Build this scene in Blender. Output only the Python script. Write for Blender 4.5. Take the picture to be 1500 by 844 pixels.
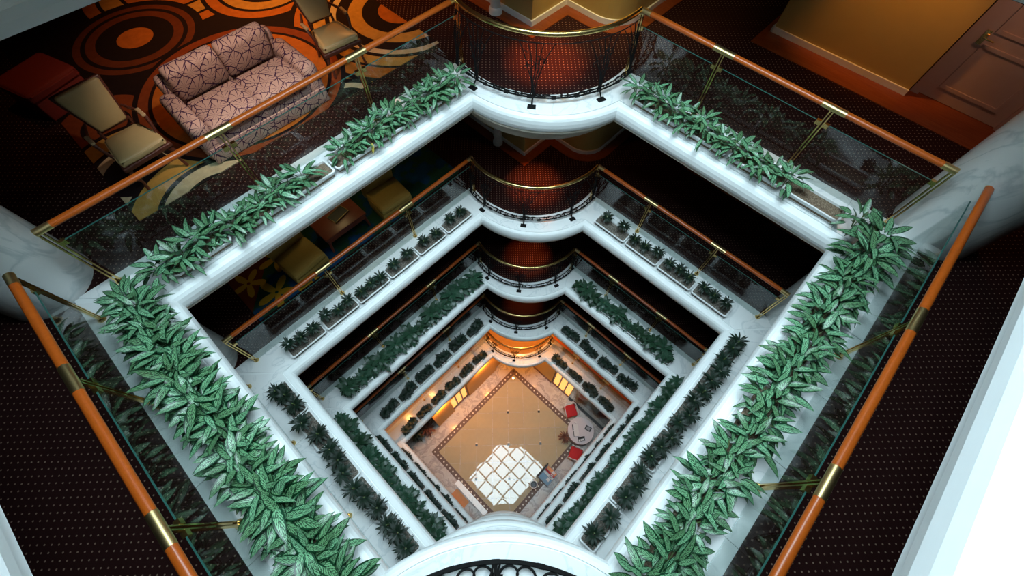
import bpy, bmesh, math, random
from mathutils import Vector, Matrix
random.seed(7)
PI = math.pi
for o in list(bpy.data.objects): bpy.data.objects.remove(o)
S = bpy.context.scene
COL = S.collection

# ---------------------------------------------------------------- camera
# world: x runs from the far corner along the upper-left side, y from the far corner along the upper-right side
A, B = 6.586, 5.555                      # clear opening of the atrium in metres
Z = [20.29, 16.892, 13.611, 10.231, 6.776, 3.292]   # underside of each gallery's rounded edge (0 = just out of view above)
CAMZ = 5.0299 + 16.892
s2 = 2 ** -.5
Rc = Matrix(((0.9996, 0.0144, -0.0259), (-0.0245, 0.8912, -0.4530), (0.0166, 0.4535, 0.8911)))
Mx = Matrix(((-s2, -s2, 0), (s2, -s2, 0), (0, 0, 1)))
cam = bpy.data.cameras.new('camera'); cam.sensor_width = 36; cam.lens = 621.6 / 1500 * 36
cam.clip_start = .05; cam.clip_end = 200
co = bpy.data.objects.new('camera', cam); COL.objects.link(co)
q = (Mx @ Rc).to_quaternion(); q.normalize()
co.matrix_world = Matrix.Translation((5.4035, 4.4938, CAMZ)) @ q.to_matrix().to_4x4()
S.camera = co

# ---------------------------------------------------------------- world, light, exposure
S.view_settings.view_transform = 'Standard'; S.view_settings.look = 'None'
S.view_settings.gamma = 1; S.view_settings.use_curve_mapping = False
S.view_settings.exposure = 0.14
W = bpy.data.worlds.new('world'); S.world = W; W.use_nodes = True
W.node_tree.nodes['Background'].inputs[0].default_value = (.62, .82, 1, 1)
W.node_tree.nodes['Background'].inputs[1].default_value = .25
SKYZ = 27.0
def light(kind, name, loc, energy, color, **k):
    d = bpy.data.lights.new(name, kind); d.energy = energy; d.color = color
    for a, v in k.items(): setattr(d, a, v)
    o = bpy.data.objects.new(name, d); COL.objects.link(o); o.location = loc; return o
for e, sp in ((2900, 125), (700, 48)):      # the sky seen through the skylight: all round, and brighter overhead
    light('AREA', 'daylight', (A / 2, B / 2, SKYZ + 1.0), e, (.74, .93, 1), shape='RECTANGLE', size=10.5, size_y=9.5, spread=math.radians(sp))
WARM = (1, .50, .16); AMBER = (1, .36, .07)
def spot(loc, e, col=WARM, ang=100, r=.05, tgt=None, blend=.6):
    o = light('SPOT', 'downlight_or_fill', loc, e, col, spot_size=math.radians(ang), spot_blend=blend, shadow_soft_size=r)
    if tgt: o.rotation_euler = (Vector(tgt) - Vector(loc)).to_track_quat('-Z', 'Y').to_euler()
    return o
for k, e in ((1, 1000), (2, 560), (3, 420), (4, 200)):
    spot((-.1, .2, Z[k - 1] - .52), e, (1, .25, .06), 36, .05, blend=1)
# lounge of the top gallery
F1_ = Z[1] + .6
for x, y, e in ((.9, -3.6, 130), (2.7, -4.5, 170), (1.6, -6.0, 120)):
    spot((x, y, Z[0] - .52), e, AMBER, 110)
spot((4.1, -1.0, Z[0] - .52), 170, (1, .78, .64), 80, tgt=(4.15, -2.3, F1_))  # added fill spot, aimed to brighten the sofa and its back cushions
spot((5.7, -4.4, Z[0] - .52), 14, AMBER, 90)  # dim amber fill, added so the dark red ottoman shows
# corridor wall on the upper right
spot((-3.1, 3.9, Z[0] - .52), 110, (1, .40, .06), 80, tgt=(-3.72, 4.05, Z[1] + 2.0))
spot((-3.0, 5.9, Z[0] - .52), 30, (1, .5, .3), 120)
spot((-1.0, -.2, Z[0] - .52), 110, (1, .72, .3), 100, tgt=(-1.7, -.7, Z[1] + 1.0))
spot((-1.0, .9, Z[0] - .52), 110, (1, .72, .3), 90, tgt=(-2.0, .4, Z[1] + 1.2))
spot((-1.0, 0.1, Z[1] - .52), 12, (1, .30, .05), 130)
# second gallery's lounge
spot((3.6, -2.9, Z[1] - .52), 20, (1, .8, .35), 120)
# lowest gallery and the lobby
for x, y, e in ((5.9, -1.4, 150), (4.4, -1.4, 110), (-.2, .2, 420), (-1.4, 3.2, 24), (-1.4, 5.0, 18)):
    spot((x, y, Z[4] - .52), e, AMBER, 130, .06)
for x, y, e in ((2.0, -.02, 190), (4.6, -.02, 170), (-.10, 1.5, 45), (.3, .3, 110)):
    spot((x, y, Z[5] - .52), e, AMBER, 140, .06)
spot((-.12, 2.9, Z[5] - .52), 18, WARM, 120, .06)

# ---------------------------------------------------------------- materials
MATS = {}
class NT:
    def __init__(s, name):
        s.m = bpy.data.materials.new(name); s.m.use_nodes = True; s.t = s.m.node_tree
        s.b = s.t.nodes['Principled BSDF']; MATS[name] = s.m
    def n(s, kind, **k):
        o = s.t.nodes.new('ShaderNode' + kind)
        for a, v in k.items(): setattr(o, a, v)
        return o
    def l(s, a, b): s.t.links.new(a, b)
    def val(s, sock, v):
        if hasattr(v, 'links') or hasattr(v, 'is_linked'): s.l(v, sock)
        else: sock.default_value = v
    def math(s, op, a, b=None, c=None):
        o = s.n('Math', operation=op)
        for i, v in enumerate((a, b, c)):
            if v is not None: s.val(o.inputs[i], v)
        return o.outputs[0]
    def mix(s, f, a, b):
        o = s.n('Mix', data_type='RGBA')
        s.val(o.inputs[0], f); s.val(o.inputs[6], a); s.val(o.inputs[7], b)
        return o.outputs[2]
    def xyz(s, v):
        o = s.n('SeparateXYZ'); s.l(v, o.inputs[0]); return o.outputs
    def coord(s, k='Object'): return s.n('TexCoord').outputs[k]
    def mapping(s, v, rot=(0, 0, 0), sc=(1, 1, 1), loc=(0, 0, 0)):
        o = s.n('Mapping'); s.l(v, o.inputs[0]); o.inputs['Rotation'].default_value = rot
        o.inputs['Scale'].default_value = sc; o.inputs['Location'].default_value = loc; return o.outputs[0]
    def noise(s, v, sc, det=3, rough=.5):
        o = s.n('TexNoise'); s.l(v, o.inputs['Vector']); o.inputs['Scale'].default_value = sc
        o.inputs['Detail'].default_value = det; o.inputs['Roughness'].default_value = rough; return o.outputs[0]
    def ramp(s, f, stops, interp='LINEAR'):
        o = s.n('ValToRGB'); s.l(f, o.inputs[0]); r = o.color_ramp; r.interpolation = interp
        while len(r.elements) < len(stops): r.elements.new(.5)
        for e, (p, c) in zip(r.elements, stops): e.position = p; e.color = c4(c)
        return o.outputs[0]
    def bump(s, h, st=.2, d=.02):
        o = s.n('Bump'); s.l(h, o.inputs['Height']); o.inputs['Strength'].default_value = st
        o.inputs['Distance'].default_value = d; s.l(o.outputs[0], s.b.inputs['Normal'])
    def set(s, color=None, rough=.5, metal=0, spec=None):
        if color is not None: s.val(s.b.inputs['Base Color'], c4(color) if isinstance(color, tuple) else color)
        s.val(s.b.inputs['Roughness'], rough); s.b.inputs['Metallic'].default_value = metal
        if spec is not None: s.b.inputs['Specular IOR Level'].default_value = spec
        return s.m
def c4(c): return tuple(c) + (1,) if len(c) == 3 else tuple(c)
def plain(name, c, rough=.5, metal=0, var=.12, sc=8, spec=None):
    t = NT(name); f = t.noise(t.coord(), sc)
    d = tuple(max(0, v * (1 - var)) for v in c); e = tuple(min(1, v * (1 + var)) for v in c)
    return t.set(t.mix(f, c4(d), c4(e)), rough, metal, spec)
plain('white_paint', (.80, .83, .83), .45, var=.03)
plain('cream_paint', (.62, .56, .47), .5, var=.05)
plain('box_white', (.74, .76, .76), .4, var=.05)
plain('brass', (.78, .56, .22), .22, 1, var=.1)
plain('sleeve_brass', (.80, .60, .28), .34, 1, var=.06)
plain('brass_dark', (.50, .34, .12), .3, 1, var=.1)
plain('iron', (.008, .008, .008), .75, var=.3, spec=.1)
plain('olive_wall', (.46, .33, .11), .7, var=.06, sc=3)
plain('orange_wall', (.60, .36, .12), .6, var=.08, sc=3)
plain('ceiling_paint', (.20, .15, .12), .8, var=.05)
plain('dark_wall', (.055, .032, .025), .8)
plain('door_paint', (.50, .36, .31), .5, var=.04)
plain('leather', (.52, .40, .19), .38, var=.1, sc=6)
plain('piping', (.50, .36, .20), .5)
plain('yellow_fabric', (.42, .26, .055), .8, sc=30)
plain('red_fabric', (.42, .004, .006), .75, sc=30)
plain('dark_red_fabric', (.22, .02, .01), .8, sc=20)
plain('table_wood', (.26, .055, .03), .35, var=.25, sc=5)
plain('black_plastic', (.015, .015, .017), .4)
plain('paper', (.55, .53, .52), .7)
plain('grey_paper', (.22, .22, .24), .7)
plain('blue_paper', (.10, .20, .30), .5)
plain('orange_paper', (.60, .17, .02), .5)
plain('tablecloth', (.48, .44, .46), .7, var=.05, sc=12)
plain('orange_mat', (.58, .22, .08), .7, var=.15, sc=6)
plain('frame_wood', (.10, .03, .018), .35, var=.3, sc=14)
plain('stalk', (.10, .15, .05), .6)
plain('tile_black', (.03, .025, .02), .2)
plain('tile_white', (.60, .55, .46), .55)
plain('mosaic_brown', (.085, .04, .022), .55, var=.5, sc=25)
plain('steel_grey', (.42, .48, .53), .4, .0)
plain('red_leaf', (.10, .028, .012), .6)
plain('counter_blue', (.30, .44, .50), .15)
plain('dark_box', (.02, .02, .02), .5)

t = NT('marble'); v = t.coord()
w = t.n('TexNoise'); t.l(v, w.inputs['Vector']); w.inputs['Scale'].default_value = 1.3; w.inputs['Detail'].default_value = 6; w.inputs['Distortion'].default_value = 1.6
t.set(t.ramp(w.outputs[0], [(.0, (.72, .76, .76)), (.47, (.80, .82, .82)), (.5, (.66, .70, .71)), (.53, (.80, .82, .82)), (1, (.76, .79, .79))]), .16)
t = NT('column_marble'); v = t.mapping(t.coord(), rot=(.5, .3, .2), sc=(1, 1, .5))
w = t.n('TexNoise'); t.l(v, w.inputs['Vector']); w.inputs['Scale'].default_value = 1.6; w.inputs['Detail'].default_value = 5; w.inputs['Distortion'].default_value = 2.2
t.set(t.ramp(w.outputs[0], [(0, (.70, .74, .73)), (.44, (.78, .80, .79)), (.5, (.58, .63, .63)), (.56, (.78, .80, .79)), (1, (.72, .76, .75))]), .2)
t = NT('grey_marble'); v = t.coord()
w = t.n('TexNoise'); t.l(v, w.inputs['Vector']); w.inputs['Scale'].default_value = 2.2; w.inputs['Detail'].default_value = 7; w.inputs['Distortion'].default_value = 1.2
t.set(t.ramp(w.outputs[0], [(.2, (.36, .32, .29)), (.5, (.48, .44, .41)), (.56, (.30, .27, .26)), (.7, (.52, .47, .43))]), .14)
t = NT('floor_tile'); v = t.coord(); rnd = t.n('ObjectInfo').outputs['Random']
f = t.noise(t.mapping(v, sc=(1, 1, 1)), 5, 5)
t.set(t.mix(t.math('ADD', t.math('MULTIPLY', f, .7), t.math('MULTIPLY', rnd, .3)), c4((.32, .275, .175)), c4((.40, .34, .22))), .006, spec=.42)

t = NT('carpet'); v = t.mapping(t.coord(), rot=(0, 0, PI / 4), sc=(1 / .068,) * 3)
x, y, z = t.xyz(v)
fx = t.math('SUBTRACT', t.math('FRACT', x), .5); fy = t.math('SUBTRACT', t.math('FRACT', y), .5)
d = t.math('SQRT', t.math('ADD', t.math('MULTIPLY', fx, fx), t.math('MULTIPLY', fy, fy)))
f = t.noise(t.coord(), 120, 2)
base = t.mix(f, c4((.014, .004, .004)), c4((.034, .010, .009)))
t.set(t.mix(t.math('LESS_THAN', d, .125), base, c4((.25, .16, .12))), .95, spec=.1)
t = NT('warm_carpet'); f = t.noise(t.coord(), 4, 5)
t.set(t.mix(f, c4((.38, .22, .10)), c4((.52, .33, .16))), .8, spec=.2)
t = NT('wood_floor'); f = t.noise(t.mapping(t.coord(), sc=(12, 1.2, 1)), 3, 4)
t.set(t.mix(f, c4((.16, .032, .008)), c4((.30, .075, .020))), .25)
t = NT('rail_wood'); f = t.noise(t.mapping(t.coord(), sc=(6, 6, 6)), 6, 4)
t.set(t.mix(f, c4((.44, .075, .006)), c4((.62, .130, .012))), .32); t.b.inputs['Coat Weight'].default_value = .25
t = NT('soil'); f = t.noise(t.coord(), 55, 4, .7)
t.set(t.ramp(f, [(.3, (.05, .032, .02)), (.5, (.16, .11, .07)), (.7, (.34, .27, .19))]), .95); t.bump(f, .6, .02)
t = NT('dark_soil'); f = t.noise(t.coord(), 45, 4, .7)
t.set(t.ramp(f, [(.3, (.03, .025, .02)), (.5, (.12, .10, .08)), (.72, (.36, .34, .31))]), .95)

def leafmat(name, dark, light, amount, rough=.35):
    t = NT(name); u = t.coord('UV'); x, y, z = t.xyz(u); rnd = t.n('ObjectInfo').outputs['Random']
    ax = t.math('ABSOLUTE', t.math('SUBTRACT', x, .5))
    n = t.noise(t.mapping(u, sc=(9, 5, 1)), 1.6, 3)
    st = t.math('SINE', t.math('ADD', t.math('MULTIPLY', t.math('SUBTRACT', y, t.math('MULTIPLY', ax, .9)), 44), t.math('MULTIPLY', n, 9)))
    m = t.math('MULTIPLY', t.math('ADD', st, t.math('MULTIPLY', n, 1.4)), amount)
    edge = t.math('LESS_THAN', ax, .36); rib = t.math('LESS_THAN', ax, .035)
    m = t.math('MULTIPLY', t.math('MINIMUM', t.math('MAXIMUM', m, 0), 1), edge)
    c = t.mix(m, c4(dark), c4(light)); c = t.mix(t.math('MULTIPLY', rib, .6), c, c4(tuple(v * .6 for v in dark)))
    hs = t.n('HueSaturation'); t.l(c, hs.inputs['Color'])
    t.val(hs.inputs['Value'], t.math('ADD', t.math('MULTIPLY', rnd, .6), .7))
    t.val(hs.inputs['Hue'], t.math('ADD', t.math('MULTIPLY', rnd, .03), .485))
    return t.set(hs.outputs[0], rough)
leafmat('leaf_variegated', (.003, .034, .012), (.17, .37, .19), 1.0)
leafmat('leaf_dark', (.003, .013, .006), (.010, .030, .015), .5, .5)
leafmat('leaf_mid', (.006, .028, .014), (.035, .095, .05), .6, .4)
plain('leaf_yellow', (.42, .34, .05), .5)

def glass(name, tint, fac=1.0):
    t = NT(name); t.t.nodes.remove(t.b); out = t.t.nodes['Material Output']
    tr = t.n('BsdfTransparent'); tr.inputs[0].default_value = c4(tint)
    gl = t.n('BsdfGlossy'); gl.inputs['Roughness'].default_value = .0
    fr = t.n('Fresnel'); bf = t.n('NewGeometry').outputs['Backfacing']
    t.l(t.math('MULTIPLY_ADD', bf, 1 / 1.5 - 1.5, 1.5), fr.inputs[0])
    mx = t.n('MixShader'); t.l(t.math('MINIMUM', t.math('MULTIPLY', fr.outputs[0], fac), 1.0), mx.inputs[0])
    t.l(tr.outputs[0], mx.inputs[1]); t.l(gl.outputs[0], mx.inputs[2]); t.l(mx.outputs[0], out.inputs[0]); return t.m
glass('glass', (.93, .965, .955)); plain('glass_edge', (.03, .12, .10), .3); glass('sky_glass', (.97, .99, 1), .3)

def emit(name, c, e):
    t = NT(name); t.set(c, .4); t.b.inputs['Emission Color'].default_value = c4(c); t.b.inputs['Emission Strength'].default_value = e; return t.m
emit('lit_pane', (1, .50, .12), 1.1); emit('lamp_glow', (1, .86, .6), 6)

# sofa print: leaf outlines with veins fanning inside each leaf
t = NT('leaf_print'); v = t.coord('Object')
x, y, z = t.xyz(v)
cmb = t.n('CombineXYZ'); t.l(t.math('ADD', x, t.math('MULTIPLY', z, .35)), cmb.inputs[0]); t.l(t.math('SUBTRACT', t.math('MULTIPLY', z, .95), y), cmb.inputs[1])
nz = t.n('TexNoise'); t.l(cmb.outputs[0], nz.inputs['Vector']); nz.inputs['Scale'].default_value = 5
ad = t.n('VectorMath', operation='MULTIPLY_ADD'); t.l(nz.outputs['Color'], ad.inputs[0]); ad.inputs[1].default_value = (.10, .10, 0); t.l(cmb.outputs[0], ad.inputs[2])
ve = t.n('TexVoronoi', feature='DISTANCE_TO_EDGE', voronoi_dimensions='2D'); vp = t.n('TexVoronoi', feature='F1', voronoi_dimensions='2D')
for o in (ve, vp): t.l(ad.outputs[0], o.inputs['Vector']); o.inputs['Scale'].default_value = 5.2
su = t.n('VectorMath', operation='SUBTRACT'); t.l(ad.outputs[0], su.inputs[0]); t.l(vp.outputs['Position'], su.inputs[1])
dx, dy, dz = t.xyz(su.outputs[0])
ang = t.math('ARCTAN2', t.math('ADD', dy, .05), dx)
vein = t.math('LESS_THAN', t.math('ABSOLUTE', t.math('SINE', t.math('MULTIPLY', ang, 5))), .20)
line = t.math('MAXIMUM', t.math('LESS_THAN', ve.outputs['Distance'], .035), vein)
f = t.noise(v, 9, 2)
t.set(t.mix(line, t.mix(f, c4((.42, .255, .22)), c4((.52, .35, .275))), c4((.04, .008, .045))), .8, spec=.2)

def ring_rug(name, base, circles, sc=1):
    t = NT(name); x, y, z = t.xyz(t.coord('Object')); col = c4(base)
    for cx, cy, stops in circles:
        ddx = t.math('SUBTRACT', x, cx); ddy = t.math('SUBTRACT', y, cy)
        d = t.math('SQRT', t.math('ADD', t.math('MULTIPLY', ddx, ddx), t.math('MULTIPLY', ddy, ddy)))
        R = stops[-1][0]
        r = t.ramp(t.math('DIVIDE', d, R), [((stops[i - 1][0] / R) if i else 0, c) for i, (_, c) in enumerate(stops)], 'CONSTANT')
        m = t.math('LESS_THAN', d, R)
        col = t.mix(m, col, r)
    f = t.noise(t.coord('Object'), 9, 4); hs = t.n('HueSaturation'); t.val(hs.inputs['Color'], col)
    t.val(hs.inputs['Value'], t.math('ADD', t.math('MULTIPLY', f, .7), .65))
    return t.set(hs.outputs[0], .9, spec=.15)
K_ = (.012, .006, .006); O_ = (.40, .12, .016); G_ = (.44, .24, .05); C_ = (.50, .40, .24); D_ = (.20, .045, .012)
ring_rug('ring_rug', K_, [
    (3.4, -6.6, [(.35, O_), (.5, K_), (.85, O_), (.92, K_), (1.25, G_), (1.32, K_), (1.55, O_), (1.62, K_)]),
    (2.1, -5.3, [(.35, O_), (.62, K_), (.85, G_), (.92, K_), (1.12, O_), (1.2, K_)]),
    (5.9, -3.6, [(.3, D_), (.36, K_), (.7, D_), (.78, K_)]),
    (4.62, -5.40, [(.30, O_), (.64, K_), (.80, (.12, .03, .009)), (.88, K_), (1.0, (.12, .03, .009)), (1.15, K_)]),
    (3.0, -1.35, [(.40, K_), (.52, C_), (.62, K_), (.95, G_), (1.0, K_), (1.3, O_), (1.38, K_)]),
    (.75, -2.75, [(.42, O_), (.72, K_), (.98, G_), (1.2, K_), (1.32, C_), (1.4, K_), (1.62, G_), (1.68, K_), (1.95, O_), (2.05, K_)]),
    (6.0, -2.35, [(.45, K_), (.6, C_), (.7, K_), (1.0, G_), (1.08, K_)]),
    (5.4, -1.0, [(.42, G_), (.55, K_), (.78, C_), (.86, K_), (1.2, G_), (1.28, K_)]),
    (3.95, -2.95, [(.75, G_), (.85, K_), (1.02, O_), (1.10, K_), (1.38, O_), (1.44, K_), (1.60, D_), (1.68, K_)]),
])
t = NT('flower_rug'); v = t.coord('Object'); x, y, z = t.xyz(v)
f = t.noise(v, 1.6, 3)
col = t.ramp(f, [(.40, (.014, .045, .026)), (.52, (.02, .06, .03)), (.56, (.01, .05, .12)), (.66, (.012, .07, .17)), (.7, (.02, .06, .03))])
red = t.math('GREATER_THAN', t.math('ADD', x, t.math('MULTIPLY', y, -1.0)), 8.15)
col = t.mix(red, col, c4((.14, .03, .012)))
for cx, cy, R in ((5.85, -1.75, .42), (5.15, -1.45, .36), (6.15, -2.35, .36), (5.4, -2.5, .4)):
    ddx = t.math('SUBTRACT', x, cx); ddy = t.math('SUBTRACT', y, cy)
    d = t.math('SQRT', t.math('ADD', t.math('MULTIPLY', ddx, ddx), t.math('MULTIPLY', ddy, ddy)))
    an = t.math('ARCTAN2', ddy, ddx)
    rr = t.math('MULTIPLY', t.math('ADD', .62, t.math('MULTIPLY', t.math('COSINE', t.math('MULTIPLY', an, 5)), .38)), R)
    m = t.math('MULTIPLY', t.math('LESS_THAN', d, rr), t.math('GREATER_THAN', d, .035))
    col = t.mix(m, col, c4((.46, .24, .015)))
t.set(col, .9, spec=.1)

# ---------------------------------------------------------------- mesh helpers
class MB:
    def __init__(s): s.v = []; s.f = []; s.uv = []
    def add(s, vs, fs):
        k = len(s.v); s.v += [tuple(p) for p in vs]; s.f += [tuple(i + k for i in f) for f in fs]; return s
    def box(s, a, b):
        x0, y0, z0 = a; x1, y1, z1 = b
        return s.add([(x0, y0, z0), (x1, y0, z0), (x1, y1, z0), (x0, y1, z0), (x0, y0, z1), (x1, y0, z1), (x1, y1, z1), (x0, y1, z1)],
                     [(0, 3, 2, 1), (4, 5, 6, 7), (0, 1, 5, 4), (1, 2, 6, 5), (2, 3, 7, 6), (3, 0, 4, 7)])
    def prism(s, poly, z0, z1):
        n = len(poly)
        if sum(poly[i][0] * poly[(i + 1) % n][1] - poly[(i + 1) % n][0] * poly[i][1] for i in range(n)) < 0: poly = poly[::-1]
        return s.add([(x, y, z0) for x, y in poly] + [(x, y, z1) for x, y in poly],
                     [tuple(range(n))[::-1], tuple(range(n, 2 * n))] + [(i, (i + 1) % n, n + (i + 1) % n, n + i) for i in range(n)])
    def tube(s, pts, r, n=6, cap=True, flat=1.0):
        pts = [Vector(p) for p in pts]; m = len(pts); rs = r if isinstance(r, (list, tuple)) else [r] * m
        up = None; vs = []; fs = []
        for i, p in enumerate(pts):
            d = (pts[min(i + 1, m - 1)] - pts[max(i - 1, 0)]).normalized()
            if up is None: up = Vector((0, 0, 1)) if abs(d.z) < .9 else Vector((1, 0, 0))
            a = d.cross(up)
            if a.length < 1e-4: a = d.orthogonal()
            a.normalize(); b = a.cross(d); up = b
            for j in range(n):
                an = 2 * PI * j / n
                vs.append(p + (a * math.cos(an) + b * math.sin(an) * flat) * rs[i])
        for i in range(m - 1):
            for j in range(n):
                fs.append((i * n + j, i * n + (j + 1) % n, (i + 1) * n + (j + 1) % n, (i + 1) * n + j))
        if cap: fs += [tuple(range(n))[::-1], tuple(range((m - 1) * n, m * n))]
        return s.add(vs, fs)
    def lathe(s, prof, c=(0, 0, 0), n=20):
        m = len(prof); vs = []; fs = []
        for r, z in prof:
            for j in range(n): vs.append((c[0] + r * math.cos(2 * PI * j / n), c[1] + r * math.sin(2 * PI * j / n), c[2] + z))
        for i in range(m - 1):
            for j in range(n): fs.append((i * n + j, i * n + (j + 1) % n, (i + 1) * n + (j + 1) % n, (i + 1) * n + j))
        fs += [tuple(range(n))[::-1], tuple(range((m - 1) * n, m * n))]
        return s.add(vs, fs)
    def mesh(s, name, mat, smooth=False):
        me = bpy.data.meshes.new(name); me.from_pydata(s.v, [], s.f); me.materials.append(MATS[mat])
        if s.uv:
            ul = me.uv_layers.new(name='UVMap')
            for l in me.loops: ul.data[l.index].uv = s.uv[l.vertex_index]
        if smooth:
            me.polygons.foreach_set('use_smooth', [True] * len(me.polygons)); 
            if smooth != 'all' and hasattr(me, 'set_sharp_from_angle'): me.set_sharp_from_angle(angle=math.radians(40))
        me.update(); return me
def link(name, me, parent=None, loc=None, rot=None):
    o = bpy.data.objects.new(name, me); COL.objects.link(o)
    if parent: o.parent = parent
    if loc is not None: o.location = loc
    if rot is not None: o.rotation_euler = rot
    return o
def part(name, mb, mat, parent=None, smooth=False, **k): return link(name, mb.mesh(name, mat, smooth), parent, **k)
def tag(o, label=None, cat=None, group=None, kind=None):
    if label: o['label'] = label
    if cat: o['category'] = cat
    if group: o['group'] = group
    if kind: o['kind'] = kind
    return o
def empty(name, loc=(0, 0, 0), rz=0, label=None, cat=None, group=None):
    o = bpy.data.objects.new(name, None); COL.objects.link(o); o.location = loc; o.rotation_euler = (0, 0, rz)
    o.empty_display_size = .1
    return tag(o, label, cat, group)
def rbox_mesh(name, size, bev, mat, puff=0, seg=3, taper=None):
    bm = bmesh.new(); bmesh.ops.create_cube(bm, size=1)
    for v in bm.verts: v.co = Vector((v.co.x * size[0], v.co.y * size[1], v.co.z * size[2]))
    if puff:
        bmesh.ops.subdivide_edges(bm, edges=bm.edges[:], cuts=5, use_grid_fill=True)
        for v in bm.verts:
            a = [1 - (2 * v.co[i] / size[i]) ** 2 for i in range(3)]
            v.co.z += math.copysign(puff, v.co.z) * max(0, a[0]) * max(0, a[1]) if abs(abs(v.co.z) - size[2] / 2) < 1e-5 else 0
            for i in (0, 1):
                j = 1 - i
                if abs(abs(v.co[i]) - size[i] / 2) < 1e-5: v.co[i] += math.copysign(puff * .4, v.co[i]) * max(0, a[j]) * max(0, a[2])
        ed = [e for e in bm.edges if e.calc_face_angle(0) > .7]
    else: ed = bm.edges[:]
    bmesh.ops.bevel(bm, geom=ed, offset=bev, segments=seg, affect='EDGES', profile=.5)
    if taper:
        for v in bm.verts: taper(v)
    me = bpy.data.meshes.new(name); bm.to_mesh(me); bm.free(); me.materials.append(MATS[mat])
    me.polygons.foreach_set('use_smooth', [True] * len(me.polygons)); me.update(); return me
def clip_poly(poly, x0, x1, y0, y1):
    def cl(p, ins, inter):
        out = []
        for i in range(len(p)):
            a, b = p[i - 1], p[i]
            if ins(b):
                if not ins(a): out.append(inter(a, b))
                out.append(b)
            elif ins(a): out.append(inter(a, b))
        return out
    def ix(k, val):
        def f(a, b):
            t = (val - a[k]) / (b[k] - a[k]); return (a[0] + t * (b[0] - a[0]), a[1] + t * (b[1] - a[1]))
        return f
    for k, val, sg in ((0, x0, 1), (0, x1, -1), (1, y0, 1), (1, y1, -1)):
        poly = cl(poly, lambda p: (p[k] - val) * sg >= -1e-9, ix(k, val))
        if len(poly) < 3: return []
    return poly
ORD = ['first', 'second', 'third', 'fourth', 'fifth', 'sixth', 'seventh', 'eighth', 'ninth', 'tenth', 'eleventh', 'twelfth',
       'thirteenth', 'fourteenth', 'fifteenth', 'sixteenth', 'seventeenth', 'eighteenth', 'nineteenth', 'twentieth'] + \
      ['twenty-' + w for w in ('first', 'second', 'third', 'fourth', 'fifth', 'sixth', 'seventh', 'eighth', 'ninth')] + ['thirtieth'] + ['thirty-' + w for w in ('first', 'second', 'third', 'fourth', 'fifth', 'sixth')]
LV = {0: 'overhead gallery', 1: 'top gallery', 2: 'second gallery down', 3: 'third gallery down', 4: 'fourth gallery down', 5: 'lowest gallery'}
SIDES = ('LF', 'FR', 'NR', 'NL')
SN = dict(LF='upper left', FR='upper right', NR='lower right', NL='lower left')
def SP(side, t, n, z=0):
    return {'LF': (t, -n, z), 'FR': (-n, t, z), 'NR': (t, B + n, z), 'NL': (A + n, t, z)}[side]

# ---------------------------------------------------------------- plan of the gallery edge
def circ3(p, m, q):
    ax, ay = p; bx, by = m; cx, cy = q
    d = 2 * (ax * (by - cy) + bx * (cy - ay) + cx * (ay - by))
    ux = ((ax * ax + ay * ay) * (by - cy) + (bx * bx + by * by) * (cy - ay) + (cx * cx + cy * cy) * (ay - by)) / d
    uy = ((ax * ax + ay * ay) * (cx - bx) + (bx * bx + by * by) * (ax - cx) + (cx * cx + cy * cy) * (bx - ax)) / d
    return ux, uy, math.hypot(ax - ux, ay - uy)
def arc(p, m, q, N):
    cx, cy, R = circ3(p, m, q)
    a0 = math.atan2(p[1] - cy, p[0] - cx); a1 = math.atan2(q[1] - cy, q[0] - cx)
    d = (a1 - a0 + PI) % (2 * PI) - PI
    return [(cx + R * math.cos(a0 + d * i / N), cy + R * math.sin(a0 + d * i / N)) for i in range(N + 1)]
def lerp(a, b, t): return tuple(x + (y - x) * t for x, y in zip(a, b))
def arc_far(n, N=28):
    t = n / .86
    p = lerp((1.51, 0), (.98, -.86), t); m = lerp((1.10, 1.10), (.70, .70), t); qq = lerp((0, 1.84), (-.86, 1.33), t)
    return arc(p, m, qq, N)
def arc_near(n, N=28):
    t = n / .86
    p = lerp((5.07, B), (5.60, B + .86), t); m = lerp((5.60, 4.63), (6.02, 5.06), t); qq = lerp((A, 4.07), (A + .86, 4.57), t)
    return arc(p, m, qq, N)
def loop(n): return [(A + n, -n)] + arc_far(n) + [(-n, B + n)] + arc_near(n)
NL_ = len(loop(0))
X0, X1, Y0, Y1 = -7.0, A + 3.6, -8.5, B + 3.6
OUT = [(X1, Y0)] + [(X0, Y0)] * 29 + [(X0, Y1)] + [(X1, Y1)] * 29
def ring_mesh(mb, lo, zo, li, zi, flip=False):
    n = len(lo); k = len(mb.v)
    mb.v += [(x, y, zo) for x, y in lo] + [(x, y, zi) for x, y in li]
    for i in range(n):
        j = (i + 1) % n
        ids = [k + i, k + j, k + n + j, k + n + i]
        pts = []
        for a in ids:
            if not pts or all((Vector(mb.v[a]) - Vector(mb.v[b])).length > 1e-6 for b in pts): pts.append(a)
        if len(pts) > 2: mb.f.append(tuple(pts[::-1] if flip else pts))
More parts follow.
